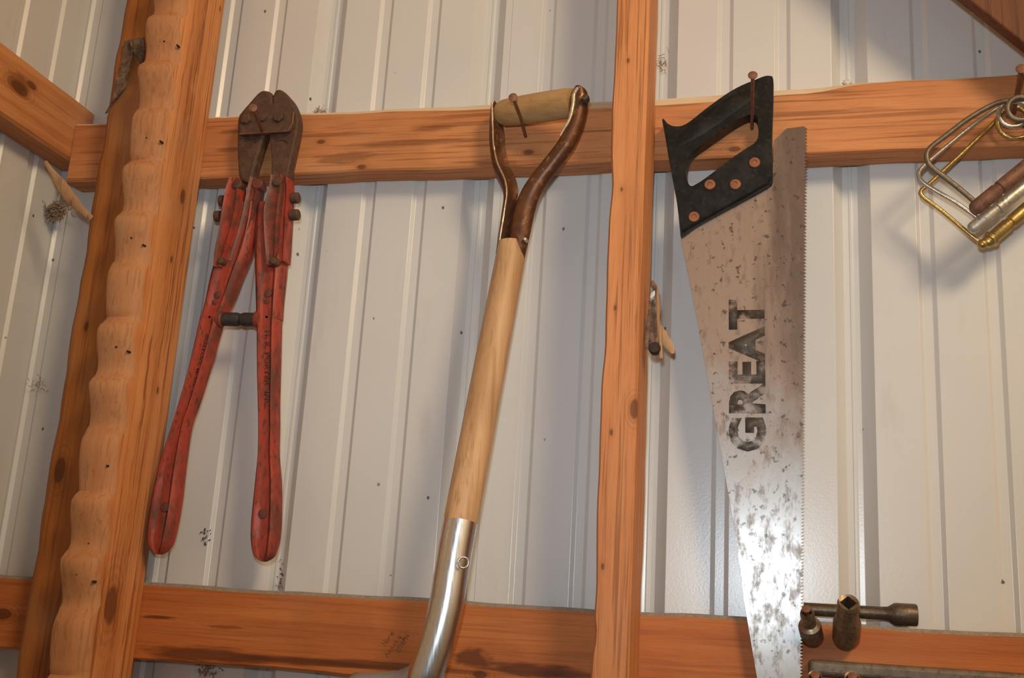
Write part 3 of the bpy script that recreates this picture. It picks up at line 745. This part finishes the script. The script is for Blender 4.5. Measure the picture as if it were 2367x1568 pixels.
bm = new(); tube(bm, [c + (ru * math.cos(k * math.pi / 10) + rv * math.sin(k * math.pi / 10)) * .0056 for k in range(21)], .0011, 8)
mesh_obj('rivet_ring', bm, M_SOCKET, sk, smooth=60)
# blade (mostly below the frame)
ax = (at(962, 1625, -.118) - at(1019, 1450, -.118)).normalized(); ax.y = 0; ax.normalize()
ang = math.radians(24); across = Vector((math.cos(ang), -math.sin(ang), 0)); across = (across - ax * across.dot(ax)).normalized(); nb = ax.cross(across).normalized()
if nb.y > 0: nb = -nb
O = at(1000, 1510, -.112); bm = new(); NS, NTt = 44, 24; grid = []
HWB = 0.118; LEN = 0.30
SHOULDER = [(690, 1600), (745, 1582), (770, 1568), (800, 1553), (860, 1553), (905, 1548), (930, 1538), (950, 1518), (962, 1498), (975, 1470), (990, 1455), (1010, 1450)]
def pix(p):
    d_ = p - CAM; w_ = d_.dot(FW); return W / 2 + F * d_.dot(RT) / w_, H / 2 - F * d_.dot(UP) / w_
def edge_y(x):
    if x <= SHOULDER[0][0]: return SHOULDER[0][1]
    for a_, b_ in zip(SHOULDER[:-1], SHOULDER[1:]):
        if a_[0] <= x <= b_[0]: return a_[1] + (b_[1] - a_[1]) * (x - a_[0]) / (b_[0] - a_[0])
    return SHOULDER[-1][1]
def top(s_):
    a_ = -abs(s_); lo_, hi_ = -.06, .12
    for _ in range(30):
        mid = (lo_ + hi_) / 2; x_, y_ = pix(O + across * (a_ * HWB) + ax * mid)
        if y_ < edge_y(x_): lo_ = mid
        else: hi_ = mid
    return lo_ + (0.075 * min(1, -a_ * 4) if s_ > 0 else 0)
for j in range(NTt + 1):
    row = []
    for i in range(NS + 1):
        s_ = -1 + 2 * i / NS; t = j / NTt
        hw = HWB * (1 - .0 * t) * (1 if t < .55 else max(.02, math.sqrt(max(0, 1 - ((t - .55) / .46) ** 2))))
        u = s_ * hw; tt = top(s_) + (LEN - top(s_)) * t
        dish = -0.010 + .022 * (s_ * s_) * min(1, .25 + t * 1.5) - .012 * math.exp(-(t / .05) ** 2) * (abs(s_) ** 1.2)
        row.append(bm.verts.new(O + across * u + ax * tt + nb * dish))
    grid.append(row)
for j in range(NTt):
    for i in range(NS): bm.faces.new((grid[j][i], grid[j][i + 1], grid[j + 1][i + 1], grid[j + 1][i]))
bl = mesh_obj('blade', bm, M_BLADE, sh, smooth=50)
so = bl.modifiers.new('thick', 'SOLIDIFY'); so.thickness = .003; so.offset = 0
nail(at(1215, 316, YG), at(1186, 226, -.142), 'slightly bent rusty nail holding up the wooden shovel grip', bend=Vector((.0012, 0, .001)))

# ------------------------------------------------------------------ hand saw
sw = thing('hand_saw', at(1700, 430, -.055), 'old hand saw with a black plastic handle and patinated blade', 'hand saw')
c5 = crop(3.267, 1500, 140)
outer = crom(c5([(100, 450), (116, 446), (142, 476), (182, 494), (232, 496), (285, 476), (350, 428), (425, 368), (505, 308), (600, 242), (700, 187), (800, 146), (868, 119), (912, 115), (939, 140), (940, 300), (933, 500), (930, 700), (938, 880), (932, 915), (905, 948), (700, 1062), (500, 1170), (350, 1255), (250, 1328), (235, 1280), (214, 1090), (180, 900), (150, 740), (124, 580)]), 3, True)
inner = crom(c5([(790, 406), (818, 432), (827, 505), (822, 585), (790, 628), (730, 666), (650, 720), (560, 786), (470, 856), (400, 907), (350, 937), (322, 948), (300, 932), (285, 880), (280, 800), (296, 738), (342, 678), (420, 620), (520, 550), (620, 480), (720, 422)]), 3, True)
hd = plate('saw_handle', [[(p[0], p[1]) for p in outer], [(p[0], p[1]) for p in inner]], -.0625, -.0415, M_BLACK, sw, 0)
bevel(hd, .0045, 3, 30)
for p in hd.data.polygons: p.use_smooth = True
try: hd.data.set_sharp_from_angle(angle=math.radians(35))
except Exception: pass
# raised edge line at the blade end of the handle
bm = new(); tube(bm, [at(*p, -.0632) for p in c5([(255, 1290), (350, 1232), (500, 1150), (700, 1040), (900, 925), (922, 880)])], .0013, 6); mesh_obj('edge_bead', bm, M_BLACK, hd, smooth=60)
# grip swell
gp = crom(c5([(205, 700), (240, 620), (330, 545), (450, 460), (570, 375), (690, 300), (790, 255), (860, 225)]), 4); n = len(gp)
bm = new(); sliver(bm, [(p[0], p[1]) for p in gp], [27 * math.sin(math.pi * (i + .6) / (n + .2)) ** .45 for i in range(n)], -.0605, .24, n=16); mesh_obj('grip_swell', bm, M_BLACK, hd, smooth=80)
for x, y in ((798, 771), (460, 938), (653, 936), (340, 1181)):
    c = at(*c5([(x, y)])[0], -.0628); rr = 42 / 3.267 * mpp(c); bm = new()
    lathe(bm, c + Vector((0, .002, 0)), c - Vector((0, .01, 0)), [(0, rr), (.0026, rr), (.0033, rr * .9), (.0034, rr * .45), (.0028, rr * .4)], 22); mesh_obj('rivet', bm, M_COPPER, sw, smooth=30)
# blade with cut teeth along its right edge
tooth = []; yA, yB = 293.0, 1612.0; nt = 170
edge_x = lambda y: 1866 - 11 * (y - 291) / 1277
for i in range(nt):
    ya = yA + (yB - yA) * i / nt; yb = yA + (yB - yA) * (i + 1) / nt
    tooth += [(edge_x(ya) - 6.5, ya), (edge_x(ya), ya + (yb - ya) * .62)]
back = [(1750, 1600), (1720, 1390), (1700, 1232), (1650, 960), (1610, 730), (1573, 545), (1600, 500)]
# where the blade runs inside the handle it stays hidden
loop = [(1786, 400), (1790, 324), (1818, 297), (1858, 292)] + tooth + [(1852, 1616), (1790, 1632), (1757, 1628)] + [(1750, 1568)] + back[1:]
bm = new(); prism(bm, [loop], -.0556, -.0545); bld = mesh_obj('saw_blade', bm, M_SAW, sw)
a = at(1772, 1045, -.0556); b = at(1768, 692, -.0556)
t_ = text_mesh('lettering', 'GREAT', M_PRINT, bld, a, b - a, Vector((-1, 0, 0)), (b - a).length, 86 * mpp(a), Vector((0, -.0002, 0)), 0.05, .0001)
t_['label'] = 'faded black capital letters'
nail(at(1738, 298, YG), at(1740, 175, -.138), 'straight rusty nail through the opening of the saw handle')

# ------------------------------------------------------------------ hitch pins on wire bails
c6 = crop(3.267, 2080, 140)
def hitch_pin(label, pin_a, pin_b, r, wire, ring_c, ring_r, wr, yw, yp, m_pin, m_wire, collar):
    A_ = at(*c6([pin_a])[0], yp); B_ = at(*c6([pin_b])[0], yp); dirv = (B_ - A_).normalized(); L = 0.115; B_ = A_ + dirv * L
    t = thing('hitch_pin', A_, label, 'hitch pin', 'hitch pins hung on one nail')
    bm = new(); rr = r / 3.267 * mpp(A_)
    prof = [(-.0035, rr * .55), (-.0015, rr * .85), (.0015, rr), (.03, rr), (.031, rr * .86), (.034, rr * .86), (.035, rr), (L - .008, rr), (L, rr * .6)]
    lathe(bm, A_, B_, prof, 22); mesh_obj('pin', bm, m_pin, t, smooth=40)
    if collar:
        bm = new(); lathe(bm, A_ + dirv * .004, A_ + dirv * .02, [(0, rr * 1.05), (.001, rr * 1.28), (.004, rr * 1.28), (.005, rr * 1.05)], 22); mesh_obj('collar', bm, m_pin, t, smooth=40)
        c = A_ - dirv * .004 + Vector((-.002, -.004, 0)); bm = new(); bmesh.ops.create_uvsphere(bm, u_segments=16, v_segments=10, radius=rr * .75)
        for v in bm.verts: v.co += c
        mesh_obj('wire_button', bm, m_pin, t, smooth=60)
    w3 = [at(*c6([p])[0], yw) for p in wire]
    cr = at(*c6([ring_c])[0], yw); R_ = ring_r / 3.267 * mpp(cr)
    a0 = math.atan2((w3[-1] - cr).z, (w3[-1] - cr).x)
    loop_ = []
    for k in range(1, 27):
        a_ = a0 - 2 * math.pi * 1.25 * k / 26
        loop_.append(cr + Vector((R_ * math.cos(a_), -.005 * k / 26 - .0005, R_ * math.sin(a_))))
    far = [loop_[-1] + Vector((.02, 0, -.022)), B_ + Vector((.006, 0, .012)), B_ - dirv * .004 + Vector((0, -rr * .3, 0))]
    pts = crom([tuple(p) for p in w3], 6) + loop_ + crom([tuple(loop_[-1])] + [tuple(p) for p in far], 6)[1:]
    bm = new(); tube(bm, pts, wr, 10); mesh_obj('wire_bail', bm, m_wire, t, smooth=60)
    return t
hitch_pin('rusty brown hitch pin on a dull grey wire bail', (565, 1120), (938, 815), 56, [(590, 1090), (470, 985), (350, 890), (235, 800), (203, 735), (225, 665), (345, 570), (520, 438), (700, 335), (800, 305)], (905, 375), 92, .0029, -.080, -.083, M_RUSTPIN, M_DKWIRE, False)
hitch_pin('galvanised silver hitch pin on a bright wire bail', (548, 1272), (938, 955), 50, [(625, 1225), (560, 1170), (420, 1070), (300, 1000), (180, 925), (142, 868), (172, 805), (345, 655), (560, 480), (752, 350)], (852, 412), 105, .0024, -.0635, -.0665, M_SILVPIN, M_ZINC, False)
hitch_pin('yellow brass-coloured hitch pin with a round end button', (655, 1378), (938, 1135), 52, [(600, 1370), (500, 1290), (400, 1205), (290, 1115), (175, 1030), (160, 985), (230, 925), (480, 692), (718, 462)], (868, 480), 128, .0024, -.0445, -.0485, M_BRASS, M_BRASS, True)
nail(at(2343, 262, YG), at(2361, 160, -.115), 'rusty nail carrying the wire bails of the hitch pins', r=.0026, hr=.0058)

# ------------------------------------------------------------------ sockets on the lower girt
c7 = crop(7.193, 1840, 1350)
GX = LOWER
def socket_on_nail(near, far, rn, rf, yn, yf, label, nlabel, mat, sides=24, neck=0.42, nail_out=0.0, group='sockets slipped over nails'):
    A_ = at(*near, yn); B_ = at(*far, yf); ax_ = (B_ - A_).normalized(); L = (B_ - A_).length
    r1 = rn * mpp(A_); r2 = rf * mpp(B_)
    t = thing('drive_socket', B_, label, 'socket', group)
    bm = new(); u = ax_.orthogonal().normalized(); v = ax_.cross(u); n = 24
    up = Vector((0, 0, 1)); u = (up - ax_ * up.dot(ax_)).normalized(); v = ax_.cross(u)
    ring = lambda t_, r: [A_ + ax_ * t_ + (u * math.cos(2 * math.pi * k / n) + v * math.sin(2 * math.pi * k / n)) * r for k in range(n)]
    def sq(t_, r):
        out = []
        for k in range(n):
            a_ = 2 * math.pi * k / n; s_ = 1 / (abs(math.cos(a_)) + abs(math.sin(a_))); out.append(A_ + ax_ * t_ + (u * math.cos(a_) + v * math.sin(a_)) * (r * s_))
        return out
    loft(bm, [sq(L * .45, r1 * .74), sq(.0, r1 * .76), ring(-.0012, r1 * .88), ring(0.0012, r1), ring(L * neck * .55, r1 * 1.0), ring(L * neck * .6, r1 * 1.02), ring(L * neck, r1 * 1.04), ring(L * (neck + .06), r2 * .96), ring(L * (neck + .1), r2), ring(L * .93, r2), ring(L, r2 * .9)])
    mesh_obj('body', bm, mat, t, smooth=32)
    bm = new(); lathe(bm, A_ + ax_ * (L * .30), A_ + ax_ * (L * .34), [(0, r1 * .5), (.0008, r1 * .6)], 16); mesh_obj('bore', bm, M_HOLE, t)
    # the nail it sits on
    nl = thing('nail', B_ + ax_ * .002, nlabel, 'nail', 'nails inside the sockets')
    bm = new(); tip = A_ + ax_ * (L * .30 - nail_out) + u * (r1 * .1 if nail_out < .02 else r1 * .35)
    tube(bm, [B_ + ax_ * .02, A_ + ax_ * (L * .6), tip], .002, 8); mesh_obj('shank', bm, M_RUSTN, nl, smooth=40)
    bm = new(); lathe(bm, tip, tip - ax_ * .004, [(0, .002), (.0006, .0044), (.0018, .0044), (.0024, .003)], 14); mesh_obj('head', bm, M_RUSTN, nl, smooth=40)
    return t
socket_on_nail((1961, 1394), (1955, 1480), 25, 31, -.100, -.048, 'deep chrome socket with a square drive hole, in front of the wrench bar', 'nail hidden in the deep socket before the wrench bar', M_TOOL)
socket_on_nail((1865, 1417), (1878, 1476), 16, 26, -.085, -.047, 'small stepped socket beside the saw teeth, a rusty nail in its mouth', 'rusty nail poking out of the small stepped socket beside the saw teeth', M_TOOL, nail_out=.018)
# lug wrench bar lying on the girt
wa = at(1858, 1421, -.020); wb = at(2120, 1421, -.020); wb.z = wa.z; Lw = (wb - wa).length
lw = thing('wheel_wrench', wa, 'dark steel wheel wrench bar with a socket end, lying on the lower girt', 'wrench')
zt = ZU - 0.6148 + .002
rs = 25.5 * mpp(wb); shift = Vector((0, 0, zt + rs - wa.z)); wa += shift; wb += shift
bm = new(); lathe(bm, wa, wb, [(0, .0068), (Lw * .70, .0068), (Lw * .745, .0072), (Lw * .80, rs * .97), (Lw * .82, rs), (Lw * .985, rs), (Lw, rs * .93), (Lw * 1.0, rs * .7), (Lw * .93, rs * .6)], 24)
mesh_obj('bar', bm, M_TOOLDK, lw, smooth=35)
# greasy rail and the row of sockets under it
bm = new(); ra = at(1868, 1544, -.046); rb = at(2367, 1562, -.046); L = .80
lo = ra.z; box(bm, (ra.x, -.0535, lo - .0075), (ra.x + L, -.0386, lo + .0085))
rail = setp(bevel(mesh_obj('tool_rail', bm, M_RAIL, base=Vector((ra.x, -.0386, lo))), .005, 4), 'greasy grey rail screwed along the lower girt under the wrench', 'rail')
ORD = ('first', 'second', 'third', 'fourth', 'fifth')
for i, (px, r) in enumerate(((1884, 18), (1970, 20), (2055, 16), (2157, 15), (2330, 16))):
    pyn = 1566 + (px - 1884) * .035 + (0 if i < 2 else 8)
    socket_on_nail((px, pyn), (px - 6, pyn + 62), r, r + 6, -.088, -.047, '%s small socket from the saw in the row under the greasy rail' % ORD[i], 'rusty nail in the %s socket from the saw under the greasy rail' % ORD[i], M_TOOL, group='row of sockets under the rail', nail_out=.016)

# ------------------------------------------------------------------ small things
bm = new(); bmesh.ops.create_icosphere(bm, subdivisions=3, radius=1.0); c = at(1958, 192, -.03)
for v in bm.verts:
    k_ = 1 + .18 * math.sin(v.co.x * 5 + v.co.z * 7); v.co = Vector((v.co.x * .0052 * k_, v.co.y * .004, v.co.z * .0038 * k_)) + c
setp(mesh_obj('cocoon', bm, M_WHITE, smooth=60, base=c), 'small pale cocoon stuck on the top edge of the upper girt', 'cocoon')

# pencilled note on the lower girt, slanting upwards
note = new()
def stroke(pts, r=.00022):
    tube(note, [at(p[0], p[1], YG - .0002) for p in pts], r, 4)
def local(ox, oy, ang_, s_):
    ca, sa = math.cos(ang_), math.sin(ang_)
    return lambda u, v: (ox + s_ * (u * ca + v * sa), oy + s_ * (-u * sa + v * ca) - 0)
GL = {'N': [[(0, 0), (0, -1), (.6, 0), (.6, -1)]], 'o': [[(.5, -.3), (.25, -.55), (0, -.3), (.25, 0), (.5, -.3)]], 'r': [[(0, -.5), (0, 0)], [(0, -.3), (.2, -.5), (.4, -.5)]],
      'm': [[(0, 0), (0, -.5), (.2, -.5), (.25, 0), (.3, -.45), (.5, -.5), (.55, 0)]], 'n': [[(0, 0), (0, -.5), (.25, -.5), (.35, 0)]], 'i': [[(0, 0), (.05, -.5)]], 'g': [[(.4, -.4), (.1, -.5), (0, -.2), (.3, -.05), (.4, -.45), (.4, .5), (.1, .6)]],
      'A': [[(0, .1), (.3, -1), (.6, .0)], [(.1, -.4), (.5, -.4)]], 't': [[(.2, -.9), (.2, 0)], [(0, -.6), (.4, -.6)]], 's': [[(.3, -.5), (0, -.35), (.3, -.15), (0, 0)]], 'a': [[(.4, -.4), (.1, -.5), (0, -.2), (.2, 0), (.4, -.2), (.45, 0)]],
      '2': [[(0, -.8), (.25, -1), (.5, -.75), (0, 0), (.5, 0)]], '/': [[(0, .1), (.3, -1.1)]], '8': [[(.3, -.5), (0, -.75), (.25, -1), (.5, -.75), (0, -.25), (.25, 0), (.5, -.25), (.3, -.5)]], '9': [[(.5, -.8), (.2, -1), (0, -.7), (.3, -.5), (.5, -.8), (.4, 0)]], '4': [[(.3, -1), (0, -.4), (.5, -.4)], [(.4, -.7), (.4, 0)]]}
for txt, ox, oy, s_ in (('Norm', 892, 1494, 13), ('Anning', 897, 1521, 15), ('2/28/94', 922, 1510, 11)):
    f_ = local(ox, oy, math.radians(56), s_); u = 0
    for ch in txt:
        for stq in GL[ch]: stroke([f_(u + a_, b_) for a_, b_ in stq])
        u += .72 if ch not in 'i/' else .42
o = mesh_obj('pencil_note', note, M_PENCIL, LOWER); o['label'] = 'faint pencilled handwriting and date'
